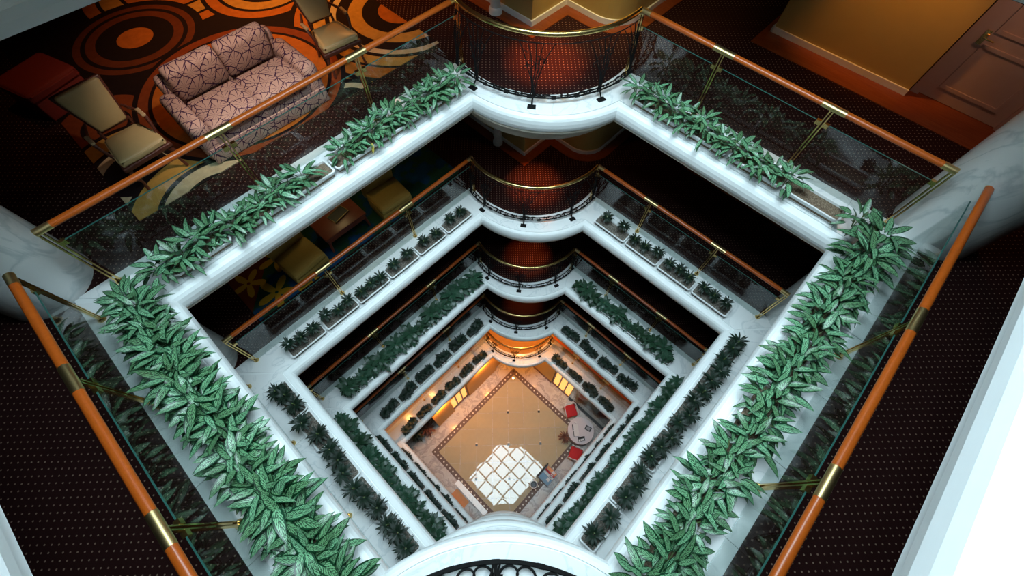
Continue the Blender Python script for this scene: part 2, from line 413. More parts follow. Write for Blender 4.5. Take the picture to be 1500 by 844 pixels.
# ---------------------------------------------------------------- gallery structure
PROF = [(.86, .20), (.86, .232), (.145, .232), (.145, .222), (.13, .222), (.125, .25), (.075, .245), (.035, .222), (.010, .18), (0, .12), (.0, .05), (.012, .0), (.03, -.012),
        (.03, -.03), (.05, -.035), (.05, -.085), (.075, -.09), (.12, -.10), (.13, -.14), (.27, -.15), (.28, -.19), (.34, -.20), (.37, -.26), (.42, -.28), (.43, -.36), (.43, -.44), (.46, -.45)]
t_i = 0
for k in range(0, 6):
    z = Z[k]
    mb = MB()
    for (n0, z0), (n1, z1) in zip(PROF[:13], PROF[1:14]): ring_mesh(mb, loop(n0), z + z0, loop(n1), z + z1)
    tr = part('trim_%d' % (k + 1), mb, 'white_paint', smooth=True)
    mb = MB()
    for (n0, z0), (n1, z1) in zip(PROF[13:-1], PROF[14:]): ring_mesh(mb, loop(n0), z + z0, loop(n1), z + z1)
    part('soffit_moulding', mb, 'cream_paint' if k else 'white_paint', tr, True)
    tag(tr, 'white rounded balcony edge running around the %s' % LV[k], kind='structure')
    # marble slabs of the ledge
    for sd, ta, tb in (('LF', 1.3, A + .8), ('FR', 1.6, B + .8), ('NR', -.8, 5.1), ('NL', -.8, 4.1)):
        nn = int((tb - ta) / .95); st = (tb - ta) / nn
        for i in range(nn):
            a, b = ta + st * i + .003, ta + st * (i + 1) - .003
            # mitre at the outer corners
            if sd in ('LF', 'FR'): lo, hi = (lambda n: a), (lambda n, i=i: (min(b, (A if sd == 'LF' else B) + n - .002)))
            else: lo, hi = (lambda n: max(a, -n + .002)), (lambda n: b)
            def jn(n, e):   # keep clear of the curved bays
                return e
            q4 = [SP(sd, lo(.15), .15)[:2], SP(sd, hi(.15), .15)[:2], SP(sd, hi(.858), .858)[:2], SP(sd, lo(.858), .858)[:2]]
            m = MB().prism(q4, z + .231, z + .25); part('marble_slab', m, 'marble', tr)
    for fn, N in ((arc_far, 5), (arc_near, 5)):
        pi_, po = fn(.15, 40), fn(.858, 40)
        for i in range(N):
            a, b = 8 * i, 8 * i + 8
            q4 = pi_[a:b + 1] + po[a:b + 1][::-1]
            m = MB().prism(q4, z + .2305, z + .2495); part('marble_slab', m, 'marble', tr)
    mb = MB(); ring_mesh(mb, OUT, z + .20, loop(.855), z + .20)
    tag(part('floor', mb, 'carpet' if k < 5 else 'warm_carpet'), 'dotted carpet of the %s' % LV[k] if k < 5 else 'warm lit floor of the lowest gallery', kind='structure')
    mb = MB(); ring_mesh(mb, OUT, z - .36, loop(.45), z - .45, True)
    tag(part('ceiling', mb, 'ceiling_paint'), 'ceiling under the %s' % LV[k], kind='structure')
mb = MB(); ring_mesh(mb, [(X1, Y0)] + [(X0, Y0)] * 29 + [(X0, Y1)] + [(X1, Y1)] * 29, 24.0, loop(-.35), 24.0, True)
tag(part('ceiling', mb, 'white_paint'), 'ceiling around the skylight', kind='structure')
TOPZ = 24.0
for nm, a, b in (('wall_upper_left', (X0, Y0 - .2, 0), (X1, Y0, TOPZ)), ('wall_upper_right', (X0 - .2, Y0, 0), (X0, Y1, TOPZ)),
                 ('wall_lower_left', (X1, Y0, 0), (X1 + .2, Y1, TOPZ)), ('wall_lower_right', (X0, Y1, 0), (X1, Y1 + .2, TOPZ))):
    tag(part(nm, MB().box(a, b), 'dark_wall'), 'dark outer wall behind the galleries', kind='structure')
# skylight: drum, bars, panes
mb = MB(); ring_mesh(mb, loop(-.35), 24.0, loop(-.35), SKYZ, False)
for x0, x1, y0, y1 in ((-.9, A + .9, -.9, -.8), (-.9, A + .9, B + .8, B + .9), (-.9, -.8, -.8, B + .8), (A + .8, A + .9, -.8, B + .8)):
    pass
sky = part('window_1', MB().box((-1.2, -1.2, SKYZ - .1), (A + 1.2, -.9, SKYZ + .1)).box((-1.2, B + .9, SKYZ - .1), (A + 1.2, B + 1.2, SKYZ + .1))
           .box((-1.2, -.9, SKYZ - .1), (-.9, B + .9, SKYZ + .1)).box((A + .9, -.9, SKYZ - .1), (A + 1.2, B + .9, SKYZ + .1)), 'steel_grey')
tag(sky, 'glazed skylight with a diagonal grid of bars over the atrium', kind='structure')
gx = [-.9 + 8.386 / 7 * i for i in range(8)]; gy = [-.9 + 7.355 / 6 * i for i in range(7)]
for x in gx[1:-1]: part('glazing_bar', MB().box((x - .07, -.9, SKYZ - .06), (x + .07, B + .9, SKYZ + .06)), 'steel_grey', sky)
for y in gy[1:-1]: part('glazing_bar', MB().box((-.9, y - .07, SKYZ - .055), (A + .9, y + .07, SKYZ + .055)), 'steel_grey', sky)
for i in range(7):
    for j in range(6): part('pane', MB().box((gx[i] + .07, gy[j] + .07, SKYZ), (gx[i + 1] - .09, gy[j + 1] - .07, SKYZ + .01)), 'sky_glass', sky)

# columns
for k in range(0, 6):
    zb = Z[k] + .2; zt = (Z[k - 1] - .45) if k else TOPZ
    for cx, cy, r, nm in ((7.58, -1.35, .50, 'left'), (-1.2, 6.45, .52, 'right')):
        mb = MB().lathe([(r, 0), (r, zt - zb)], n=48)
        tag(part('column', mb, 'column_marble', smooth=True, loc=(cx, cy, zb)), 'round white marble column at the %s corner of the %s' % (nm, LV[k]), kind='structure')
# walls behind the far corner, with baseboard and wood border
fw = [(-.65, -3.6), (-.65, -.66), (-1.65, -.66), (-1.65, .05)] + arc((-1.65, .05), (-1.80, .45), (-2.2, .62), 8)[1:] + [(-3.4, .62), (-3.4, -3.6)]
def offs(poly, d):
    out = []; n = len(poly)
    for i in range(n):
        p = Vector(poly[i]); a = (p - Vector(poly[i - 1])).normalized(); b = (Vector(poly[(i + 1) % n]) - p).normalized()
        na = Vector((a.y, -a.x)); nb = Vector((b.y, -b.x)); m = (na + nb).normalized(); c = max(.3, m.dot(na))
        out.append(tuple(p - m * d / c))
    return out
area = sum(fw[i][0] * fw[(i + 1) % len(fw)][1] - fw[(i + 1) % len(fw)][0] * fw[i][1] for i in range(len(fw)))
sg = 1 if area < 0 else -1
for k in range(1, 6):
    zb = Z[k] + .2; zt = Z[k - 1] - .45
    w = part('wall_far', MB().prism(fw, zb, zt), 'olive_wall' if k < 5 else 'orange_wall')
    tag(w, 'ochre zigzag wall with a rounded corner behind the far bay, %s' % LV[k], kind='structure')
    part('baseboard', MB().prism(offs(fw, .03 * sg), zb, zb + .11), 'white_paint' if k < 5 else 'cream_paint', w)
    if k < 5: part('wood_border', MB().prism(offs(fw, .26 * sg), zb, zb + .012), 'wood_floor', w)
    # slim white pillar in front of the lounge wall
    p = tag(empty('pillar', (-.47, -1.42, zb)), 'slim white pillar beside the zigzag wall, %s' % LV[k], 'pillar')
    part('shaft', MB().lathe([(.095, .12), (.095, zt - zb)], n=24), 'white_paint', p, True)
    part('base', MB().lathe([(.125, .012), (.125, .09), (.115, .11), (.10, .13)], n=24), 'white_paint', p, True)
    part('ring', MB().lathe([(.10, .27), (.112, .28), (.112, .30), (.10, .31)], n=24), 'white_paint', p, True)
# corridor wall with the door, upper right
for k in range(1, 5):
    zb = Z[k] + .2; zt = Z[k - 1] - .45
    w = tag(part('wall_corridor', MB().box((-5.2, 2.64, zb), (-3.72, 5.10, zt)).box((-5.2, 6.62, zb), (-3.72, 8.9, zt)), 'olive_wall'), 'ochre corridor wall on the upper right of the %s' % LV[k], kind='structure')
    part('baseboard', MB().box((-3.72, 2.62, zb), (-3.69, 5.11, zb + .11)).box((-5.2, 2.61, zb), (-3.69, 2.64, zb + .11)), 'white_paint', w)
    part('wood_border', MB().box((-5.3, 2.50, zb), (-3.18, 9.0, zb + .012)), 'wood_floor', w)
    if k > 2: continue
    d = tag(part('door_%d' % k, MB().box((-4.0, 5.26, zb + .02), (-3.955, 6.46, zt - .5)), 'door_paint'), 'pale panelled door in the corridor of the %s' % LV[k], kind='structure')
    part('frame', MB().box((-4.0, 5.13, zb), (-3.90, 5.26, zt - .4)).box((-4.0, 6.46, zb), (-3.90, 6.60, zt - .4)).box((-4.0, 5.26, zt - .5), (-3.90, 6.46, zt - .4)), 'door_paint', d)
    for z0, z1 in ((.22, .95), (1.12, 2.0)):
        for y0, y1 in ((5.42, 6.30),):
            fr = MB()
            for a in (((y0, z0), (y1, z0 + .05)), ((y0, z1 - .05), (y1, z1)), ((y0, z0 + .05), (y0 + .05, z1 - .05)), ((y1 - .05, z0 + .05), (y1, z1 - .05))):
                fr.box((-3.956, a[0][0], zb + a[0][1]), (-3.935, a[1][0], zb + a[1][1]))
            part('door_panel', fr, 'door_paint', d)
    h = part('handle_plate', MB().box((-3.956, 5.32, zb + .92), (-3.94, 5.39, zb + 1.12)), 'brass', d)
    part('lever', MB().tube([(-3.94, 5.355, zb + 1.04), (-3.88, 5.355, zb + 1.04), (-3.87, 5.40, zb + 1.04), (-3.875, 5.50, zb + 1.035)], .012, 8), 'brass', h, True)

# ---------------------------------------------------------------- glass railings
POSTS = dict(LF=[1.05, 2.91, 4.91, 6.93], FR=[1.45, 2.82, 4.42, 5.90], NR=[-.86, 1.55, 3.50, 5.36], NL=[-.36, 1.10, 2.75, 4.40])
NOFF = .72; RH = 1.07
def oriented_box(mb, side, t0, t1, n0, n1, z0, z1):
    a = SP(side, t0, n0, z0); b = SP(side, t1, n1, z1)
    mb.box(tuple(map(min, a, b)), tuple(map(max, a, b))); return mb
for k in range(1, 6):
    zb = Z[k] + .25
    for sd in SIDES:
        ps = POSTS[sd]
        r = tag(empty('glass_railing', SP(sd, (ps[0] + ps[-1]) / 2, NOFF, zb)), 'glass railing with wooden handrail along the %s side of the %s' % (SN[sd], LV[k]), 'railing', 'glass gallery railings')
        o = Vector(r.location)
        def pt(name, mb, mat, smooth=False, parent=None):
            mb.v = [tuple(Vector(p) - o) for p in mb.v]
            return part(name, mb, mat, parent or r, smooth)
        for i, p in enumerate(ps):
            end = i in (0, len(ps) - 1)
            m = MB()
            for s in (-1, 1): oriented_box(m, sd, p + s * .019 - .008, p + s * .019 + .008, NOFF - .016, NOFF + .016, zb, zb + RH - .02)
            post = pt('post', m, 'brass')
            pt('post_foot', MB().lathe([(.050, 0), (.050, .012), (.036, .03), (.028, .05)], SP(sd, p, NOFF, zb), 14), 'brass', True, post)
            for s in (-1, 1):
                if (i == 0 and s < 0) or (i == len(ps) - 1 and s > 0): continue
                pt('glass_clamp', oriented_box(MB(), sd, p + s * .028, p + s * .085, NOFF - .022, NOFF + .022, zb + .80, zb + .86), 'brass', False, post)
            a, b = (p - .16, p + .16) if not end else ((p - .02, p + .14) if i == 0 else (p - .14, p + .02))
            pt('rail_sleeve', MB().tube([SP(sd, a, NOFF, zb + RH), SP(sd, b, NOFF, zb + RH)], .0465, 28, flat=.85), 'sleeve_brass', True)
        for a, b in zip(ps[:-1], ps[1:]):
            pt('handrail', MB().tube([SP(sd, a + .14, NOFF, zb + RH), SP(sd, b - .14, NOFF, zb + RH)], .044, 16, flat=.85), 'rail_wood', True)
            g = pt('glass_panel', oriented_box(MB(), sd, a + .05, b - .05, NOFF - .006, NOFF + .006, zb + .002, zb + .845), 'glass')
            pt('glass_edge', oriented_box(MB(), sd, a + .05, b - .05, NOFF - .0062, NOFF + .0062, zb + .845, zb + .851), 'glass_edge', False, g)

# ---------------------------------------------------------------- wrought iron bay railings
def iron_bay(k, fn, label, feet, dr=.13, fd=.05, th=1.0):
    zb = Z[k] + .25
    N = 80; R = fn(NOFF, N)
    cx, cy, rad = circ3(R[0], R[N // 2], R[N])
    c = R[N // 2]
    root = tag(empty('iron_railing', (c[0], c[1], zb)), label, 'railing', 'wrought iron bay railings'); o = Vector(root.location)
    def P(s, d, h):
        f = max(0, min(N - 1e-6, s * N)); i = int(f); t = f - i
        x, y = R[i][0] + (R[i + 1][0] - R[i][0]) * t, R[i][1] + (R[i + 1][1] - R[i][1]) * t
        nx, ny = (x - cx) / rad, (y - cy) / rad
        return (x + nx * d - o.x, y + ny * d - o.y, h)
    L = rad * abs(math.acos(max(-1, min(1, ((R[0][0] - cx) * (R[N][0] - cx) + (R[0][1] - cy) * (R[N][1] - cy)) / rad ** 2))))
    part('handrail', MB().tube([P(i / 40, 0, RH) for i in range(41)], .038, 12), 'brass', root, True)
    part('outer_ring', MB().tube([P(.01 + .98 * i / 48, dr, .115) for i in range(49)], .014 * th, 6), 'iron', root, True)
    part('inner_ring', MB().tube([P(.01 + .98 * i / 48, .03, .07) for i in range(49)], .011, 6), 'iron', root, True)
    part('top_ring', MB().tube([P(.01 + .98 * i / 40, .02, .94) for i in range(41)], .008, 5), 'iron', root, True)
    ncell = max(6, int(L / .36))
    for i in range(ncell):
        s0 = (i + .5) / ncell; w = .5 / ncell
        m = MB()
        for sg_ in (-1, 1):
            pts = []
            for j in range(19):      # C scroll with a curled end
                a = j / 18 * 4.6; rr = .105 * (1 - j / 18 * .72)
                pts.append(P(s0 + sg_ * (w * .45 + (rr * math.cos(a) - .03) / L), (dr * .55 + rr * (dr / .25) * math.sin(a) * (1 if i % 2 else -1)) if dr < .2 else dr - .11 + rr * math.sin(a), .095))
            m.tube(pts, [.009 * th * (1 - .4 * j / 18) for j in range(19)], 5)
            e = pts[-1]; m.tube([(e[0], e[1], e[2] - .012), (e[0], e[1], e[2] + .016)], .02, 6)
        part('scroll', m, 'iron', root, True)
        cl = MB().tube([P(s0 + w * .82, dr, .115), P(s0 + w * 1.18, dr, .115)], [.024, .024], 6)
        part('collar', cl, 'iron', root, True)
    for s in feet:
        f = part('foot_plate', MB().add([P(s - .06 / L, dr + fd, 0), P(s + .06 / L, dr + fd, 0), P(s + .06 / L, dr + fd + .09, 0), P(s - .06 / L, dr + fd + .09, 0),
                                        P(s - .06 / L, dr + fd, .014), P(s + .06 / L, dr + fd, .014), P(s + .06 / L, dr + fd + .09, .014), P(s - .06 / L, dr + fd + .09, .014)],
                 [(0, 3, 2, 1), (4, 5, 6, 7), (0, 1, 5, 4), (1, 2, 6, 5), (2, 3, 7, 6), (3, 0, 4, 7)]), 'iron', root)
        part('foot_rod', MB().tube([P(s, dr + fd + .045, .012), P(s, dr + fd * .5, .10), P(s, dr, .115)], .014, 6), 'iron', f, True)
    rr = random.Random(k)
    for s in list(feet) + [.03, .97]:
        m = MB()
        for j, dv in enumerate((-.26, -.12, 0, .10, .25)):
            pts = []
            for q_ in range(15):
                h = q_ / 14
                spread = dv * max(0, h - .35) ** 1.3 * 1.6 + .012 * math.sin(h * 9 + j)
                pts.append(P(s + (spread + .018 * (j - 2)) / L, .9 * dr * (1 - h) ** 1.5 + .04 * math.sin(h * PI) + .01, .11 + .82 * h))
            m.tube(pts, [.010 * (1 - .35 * q_ / 14) for q_ in range(15)], 5)
            # twig with a curl
            h0 = .45 + .1 * j / 2; b0 = pts[int(h0 * 14)]
            tw = []
            for q_ in range(12):
                a = q_ / 11 * 5; rad2 = .085 * (1 - q_ / 14)
                tw.append(P(s + (dv * max(0, h0 - .35) ** 1.3 * 1.6 + .018 * (j - 2) + (1 if j % 2 else -1) * (.085 - rad2 * math.cos(a)) * .9) / L, .07, .11 + .82 * h0 + .08 + rad2 * math.sin(a) * .8))
            m.tube([b0] + tw, .0055, 4)
        part('iron_branch', m, 'iron', root, True)
        lf = MB()
        for j in range(6):
            h = .35 + .1 * j; ds = rr.uniform(-.12, .12); c0 = Vector(P(s + ds / L, .06, .11 + .82 * h)); c1 = Vector(P(s + (ds + rr.choice((-1, 1)) * .06) / L, .07, .15 + .82 * h))
            lf.tube([c0, c0.lerp(c1, .5), c1], [.003, .018, .002], 5, flat=.3)
        part('iron_leaf', lf, 'iron', root, True)
    return root
for k in range(1, 6):
    iron_bay(k, arc_far, 'wrought iron bay railing with brass handrail at the far corner, %s' % LV[k], (.17, .46, .78))
iron_bay(1, arc_near, 'black wrought iron scrollwork on the near bay at the bottom edge', (.2, .5, .8), .26, -.2, 1.5)

# ---------------------------------------------------------------- planters and plants
def leaf_mesh(name, mat, w, droop, fold, L=1.0, n=5):
    mb = MB()
    for i in range(n + 1):
        t = i / n; ww = w * (math.sin(PI * min(1, t * .93 + .05)) ** .8) * (1 - .35 * t) if 0 < i < n else w * .06
        if i == n: ww = .002
        z = -droop * t * t; y = L * t * (1 - .12 * droop * t)
        for s in (-1, 0, 1):
            mb.v.append((s * ww, y, z + (fold * ww if s else 0) + .02 * math.sin(t * 9 + s)* w * 2)); mb.uv.append((.5 + .5 * s, t))
    for i in range(n):
        for j in (0, 1):
            a = i * 3 + j; mb.f.append((a, a + 1, a + 4, a + 3))
    return mb.mesh(name, mat, 'all')
VLEAF = [leaf_mesh('leaf', 'leaf_variegated', w, d, f) for w, d, f in ((.20, .25, .30), (.18, .45, .25), (.22, .1, .35), (.19, .6, .2))]
YLEAF = leaf_mesh('leaf', 'leaf_yellow', .17, .6, .3)
def stem_mesh():
    mb = MB()
    for j in range(7):
        a = j * 2.4; mb.tube([(0.01 * math.cos(a), .01 * math.sin(a), 0), (.05 * math.cos(a), .05 * math.sin(a), .10), (.11 * math.cos(a), .11 * math.sin(a), .14)], .006, 4, cap=False)
    return mb.mesh('stem', 'stalk', True)
STEM = stem_mesh()
def leafy_plant(pos, label, rng, size=1.0, n=26, yellow=False):
    r = tag(empty('leafy_plant', pos), label, 'plant', 'variegated plants of the top gallery')
    link('stem', STEM, r, (0, 0, 0), (0, 0, rng.uniform(0, 6)))
    for i in range(n):
        a = i * 2.39996 + rng.uniform(-.3, .3); t = i / n
        el = math.radians(46 - 58 * t + rng.uniform(-16, 12))
        L = size * rng.uniform(.17, .25) * (.75 + .4 * math.sin(PI * min(1, t + .15)))
        rad = .03 + .13 * t * size + rng.uniform(0, .03); hz = (.20 - .11 * t) * size + rng.uniform(-.03, .04)
        o = link('leaf', YLEAF if yellow and i == n - 1 else VLEAF[rng.randrange(4)], r, (rad * math.cos(a), rad * math.sin(a), hz))
        o.rotation_mode = 'XYZ'
        o.rotation_euler = Matrix.Rotation(a - PI / 2, 3, 'Z').to_4x4().to_3x3().__matmul__(Matrix.Rotation(el, 3, 'X')).__matmul__(Matrix.Rotation(rng.uniform(-.5, .5), 3, 'Y')).to_euler()
        o.scale = (L, L, L)
def foliage_mesh(name, mat, n, L, w, up, rng, tiers=1, hgt=.2):
    mb = MB()
    for tr_ in range(tiers):
        for i in range(n // tiers):
            a = i * 2.39996 + tr_ + rng.uniform(-.3, .3); t = i / (n / tiers)
            el = math.radians(up - (up + 8) * t + rng.uniform(-12, 12)); l = L * rng.uniform(.7, 1.1)
            ca, sa = math.cos(a), math.sin(a)
            base = Vector((.02 * ca, .02 * sa, hgt * (tr_ + 1) / tiers)); k = len(mb.v)
            side = Vector((-sa, ca, 0))
            for j, tt in enumerate((0, .35, .7, 1)):
                ww = w * (.5, 1, .8, .03)[j] * l
                e2 = el - .7 * tt
                p = base + Vector((ca * math.cos(e2), sa * math.cos(e2), math.sin(e2))) * l * tt
                mb.v += [tuple(p - side * ww), tuple(p + side * ww)]; mb.uv += [(.2, tt), (.8, tt)]
            for j in range(3): mb.f.append((k + 2 * j, k + 2 * j + 1, k + 2 * j + 3, k + 2 * j + 2))
    return mb.mesh(name, mat, 'all')
rg = random.Random(3)
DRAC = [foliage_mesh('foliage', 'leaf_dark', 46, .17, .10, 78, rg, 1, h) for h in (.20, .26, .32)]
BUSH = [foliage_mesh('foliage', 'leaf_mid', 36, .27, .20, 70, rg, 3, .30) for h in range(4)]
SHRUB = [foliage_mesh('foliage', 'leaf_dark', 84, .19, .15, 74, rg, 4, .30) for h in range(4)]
TRUNK = MB().tube([(0, 0, 0), (.01, .0, .12), (0, .01, .26)], .012, 5).mesh('stem', 'stalk', True)
BOX = {}
def box_meshes(L, w=.31, h=.14):
    key = round(L, 3)
    if key in BOX: return BOX[key]
    def rr(l, ww, r, n=4):
        out = []
        for cx, cy, a0 in ((l / 2 - r, ww / 2 - r, 0), (-l / 2 + r, ww / 2 - r, PI / 2), (-l / 2 + r, -ww / 2 + r, PI), (l / 2 - r, -ww / 2 + r, 1.5 * PI)):
            for i in range(n + 1): a = a0 + PI / 2 * i / n; out.append((cx + r * math.cos(a), cy + r * math.sin(a)))
        return out
    mb = MB(); prof = [(.05, 0), (0.012, h - .03), (0.012, h - .022), (-.002, h - .02), (-.004, h), (.022, h), (.026, h - .07)]
    n = 20
    for ins, z in prof: mb.v += [(x, y, z) for x, y in rr(L - 2 * ins, w - 2 * ins, max(.01, .05 - ins))]
    for i in range(len(prof) - 1):
        for j in range(n): mb.f.append((i * n + j, i * n + (j + 1) % n, (i + 1) * n + (j + 1) % n, (i + 1) * n + j))
    mb.f.append(tuple(range(n))[::-1])
    body = mb.mesh('body', 'box_white', True)
    s1 = MB().prism(rr(L - .05, w - .05, .03), h - .10, h - .035)
    BOX[key] = (body, s1.mesh('soil', 'soil'), s1.mesh('soil', 'dark_soil')); return BOX[key]
BOXN = .31     # middle line of the trough row
ROW = dict(LF=(1.60, 6.42), FR=(1.95, 5.42), NR=(.06, 4.95), NL=(.06, 3.98))
CNT = dict(LF=6, FR=4, NR=6, NL=5)
BARE1 = dict(LF=[(3.78, 4.22)], FR=[(4.55, 5.0), (5.05, 5.45)], NR=[], NL=[])
for k in range(1, 6):
    zb = Z[k] + .25
    for sd in SIDES:
        a, b = ROW[sd]; nb = CNT[sd]; st = (b - a) / nb; L = st - .03
        body, so1, so2 = box_meshes(L)
        rz = 0 if sd in ('LF', 'NR') else PI / 2
        for i in range(nb):
            tc = a + st * (i + .5)
            o = tag(empty('planter_box', SP(sd, tc, BOXN, zb), rz), 'white plant trough, %s from the upper end of the %s side, %s' % (ORD[i], SN[sd], LV[k]), 'planter', 'white plant troughs')
            link('body', body, o); link('soil', so1 if k == 1 else so2, o)
        rng = random.Random(k * 10 + SIDES.index(sd)); zp = zb + .10
        lab = lambda kind, i: '%s, %s from the upper end of the %s row, %s' % (kind, ORD[i], SN[sd], LV[k])
        if k == 1:
            step = dict(LF=.22, FR=.215, NR=.225, NL=.175)[sd]; t0 = a - .02 if sd in ('LF', 'FR') else -.12; i = 0
            while t0 < b + (.22 if sd in ('LF', 'FR') else .05):
                skip = any(x0 < t0 < x1 for x0, x1 in BARE1[sd])
                if not skip:
                    sz = {'NL': 1.12, 'NR': 1.02, 'LF': .95, 'FR': .9}[sd] * rng.uniform(.88, 1.12) * (1.3 if sd == 'NR' and t0 < .45 else 1)
                    nn = {'NL': 30, 'NR': 24, 'LF': 25, 'FR': 22}[sd]
                    leafy_plant(SP(sd, t0, BOXN + rng.uniform(-.06, .06), zp), lab('variegated leafy plant', i), rng, sz, nn, yellow=(sd == 'LF' and i == 8)); i += 1
                t0 += step * rng.uniform(.85, 1.15)
            continue
        if k == 2:
            per = dict(LF=[2, 2, 2, 3, 3, 3], FR=[2, 3, 3, 3], NR=[3, 3, 3, 3, 3, 2], NL=[3, 2, 3, 3, 3])[sd]
        else: per = [3] * nb
        i = 0
        for bi in range(nb):
            for j in range(per[bi]):
                tt = a + st * (bi + .5 + (j - (per[bi] - 1) / 2) / per[bi] * (.72 if k > 3 else .9)) + rng.uniform(-.03, .03)
                pos = SP(sd, tt, BOXN + rng.uniform(-.05, .05), zp)
                if k == 2:
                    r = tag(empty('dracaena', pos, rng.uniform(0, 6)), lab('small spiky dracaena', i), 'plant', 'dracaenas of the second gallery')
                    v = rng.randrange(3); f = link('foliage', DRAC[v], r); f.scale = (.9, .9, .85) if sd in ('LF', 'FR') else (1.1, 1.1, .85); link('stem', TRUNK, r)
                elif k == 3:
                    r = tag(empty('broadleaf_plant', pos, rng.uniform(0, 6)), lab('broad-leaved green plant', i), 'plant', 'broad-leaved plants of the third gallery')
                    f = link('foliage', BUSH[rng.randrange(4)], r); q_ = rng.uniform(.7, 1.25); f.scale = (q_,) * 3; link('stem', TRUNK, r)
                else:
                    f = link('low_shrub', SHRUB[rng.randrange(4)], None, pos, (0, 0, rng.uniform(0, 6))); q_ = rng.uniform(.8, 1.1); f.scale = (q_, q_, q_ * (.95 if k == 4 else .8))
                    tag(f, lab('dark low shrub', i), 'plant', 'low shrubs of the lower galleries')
                i += 1

# ---------------------------------------------------------------- top gallery lounge
F1 = Z[1] + .2
rug = tag(part('lounge_rug', MB().box((.9, -8.0, F1), (6.36, -1.50, F1 + .012)), 'ring_rug'), 'orange and black rug with concentric circles under the sofa', 'rug')
sofa = empty('sofa', (4.12, -2.2, F1 + .012), 0, 'small two-seat sofa with pink-beige purple-veined leaf print', 'sofa')
def sp(name, size, loc, bev=.04, puff=0, rot=None, parent=sofa, mat='leaf_print', taper=None): return link(name, rbox_mesh(name, size, bev, mat, puff, taper=taper), parent, loc, rot)
sp('base', (1.62, .78, .36), (0, .10, .20), .03)
for s in (-1, 1):
    arm = sp('armrest', (.24, .98, .62), (s * .89, .06, .33), .09)
    sp('seat_cushion', (.76, .74, .17), (s * .385, .19, .45), .05, .035)
    sp('back_cushion', (.76, .22, .54), (s * .385, -.33, .72), .07, 0, (math.radians(-14), 0, 0))
sp('backrest', (1.78, .22, .82), (0, -.46, .43), .08, 0, (math.radians(-6), 0, 0))
sp('skirt', (1.96, .03, .24), (0, .555, .135), .008)

def louis_chair(pos, rz, label):
    c = empty('armchair', pos, rz, label, 'chair', 'carved armchairs beside the sofa')
    def trap(v):
        w = 1 + .14 * (v.co.y / .28); v.co.x *= w
    link('seat', rbox_mesh('seat', (.56, .56, .11), .045, 'leather', .035, taper=trap), c, (0, .02, .46))
    link('seat_frame', rbox_mesh('seat_frame', (.60, .60, .07), .02, 'frame_wood', taper=trap), c, (0, .02, .385))
    def btap(v):
        w = 1 + .20 * (v.co.z / .25); v.co.x *= w
        v.co.z += .04 * (1 - (v.co.x / .25) ** 2) * (1 if v.co.z > 0 else 0)
    bk = link('backrest', rbox_mesh('backrest', (.46, .08, .54), .03, 'leather', 0, taper=btap), c, (0, -.36, .85), (math.radians(14), 0, 0))
    link('back_frame', rbox_mesh('back_frame', (.51, .05, .60), .02, 'frame_wood', 0, taper=btap), c, (0, -.385, .845), (math.radians(14), 0, 0))
    for sx in (-1, 1):
        part('leg', MB().tube([(sx * .27, .26, .40), (sx * .31, .30, .26), (sx * .28, .28, .12), (sx * .30, .31, 0)], [.032, .028, .018, .022], 8), 'frame_wood', c, True)
        part('leg', MB().tube([(sx * .22, -.26, .40), (sx * .22, -.30, .2), (sx * .23, -.36, 0)], [.03, .024, .02], 8), 'frame_wood', c, True)
        part('back_post', MB().tube([(sx * .20, -.27, .40), (sx * .20, -.31, .60)], .02, 8), 'frame_wood', c, True)
        am = part('armrest', MB().tube([(sx * .25, -.37, .72), (sx * .33, -.2, .68), (sx * .35, .0, .66), (sx * .33, .06, .58), (sx * .29, .10, .42)], [.018, .022, .024, .02, .022], 8), 'frame_wood', c, True)
        link('arm_pad', rbox_mesh('arm_pad', (.055, .20, .035), .014, 'piping'), am, (sx * .345, -.09, .69))
    return c
louis_chair((5.74, -2.24, F1 + .020), math.radians(4), 'tan leather carved armchair left of the leaf-print sofa')
louis_chair((2.44, -2.28, F1 + .020), math.radians(-6), 'tan leather carved armchair right of the leaf-print sofa')
ot = empty('ottoman', (6.15, -4.7, F1 + .012), .3, 'dark red square ottoman in the shadow at top left', 'ottoman')
link('cushion', rbox_mesh('cushion', (.8, .8, .16), .05, 'dark_red_fabric', .02), ot, (0, 0, .38)); link('base', rbox_mesh('base', (.76, .76, .30), .02, 'dark_red_fabric'), ot, (0, 0, .15))

# ---------------------------------------------------------------- second gallery lounge
F2 = Z[2] + .2
tag(part('flower_rug', MB().box((.9, -5.5, F2), (6.45, -1.42, F2 + .012)), 'flower_rug'), 'green and blue rug with yellow flowers in the second gallery', 'rug')
def tub_chair(pos, rz, label):
    c = empty('easy_chair', pos, rz, label, 'chair', 'yellow easy chairs')
    link('base', rbox_mesh('base', (.80, .66, .30), .03, 'yellow_fabric'), c, (0, .02, .17))
    link('seat_cushion', rbox_mesh('seat_cushion', (.78, .68, .15), .04, 'yellow_fabric', .03), c, (0, .03, .40))
    link('backrest', rbox_mesh('backrest', (.80, .18, .62), .06, 'yellow_fabric'), c, (0, -.40, .55), (math.radians(-8), 0, 0))
    for sx in (-1, 1): part('leg', MB().tube([(sx * .33, .28, .03), (sx * .33, .28, 0)], .025, 8), 'frame_wood', c)
tub_chair((5.05, -1.80, F2 + .012), math.radians(5), 'yellow armless easy chair on the flowered part of the rug')
tub_chair((2.72, -1.78, F2 + .012), math.radians(-4), 'yellow armless easy chair between the red table and far corner')
ct = empty('coffee_table', (3.92, -2.0, F2 + .018), 0, 'red-brown wooden coffee table between the two yellow chairs', 'table')
link('top', rbox_mesh('top', (1.05, .62, .06), .015, 'table_wood'), ct, (0, 0, .43)); link('apron', rbox_mesh('apron', (1.0, .58, .12), .01, 'table_wood'), ct, (0, 0, .34))
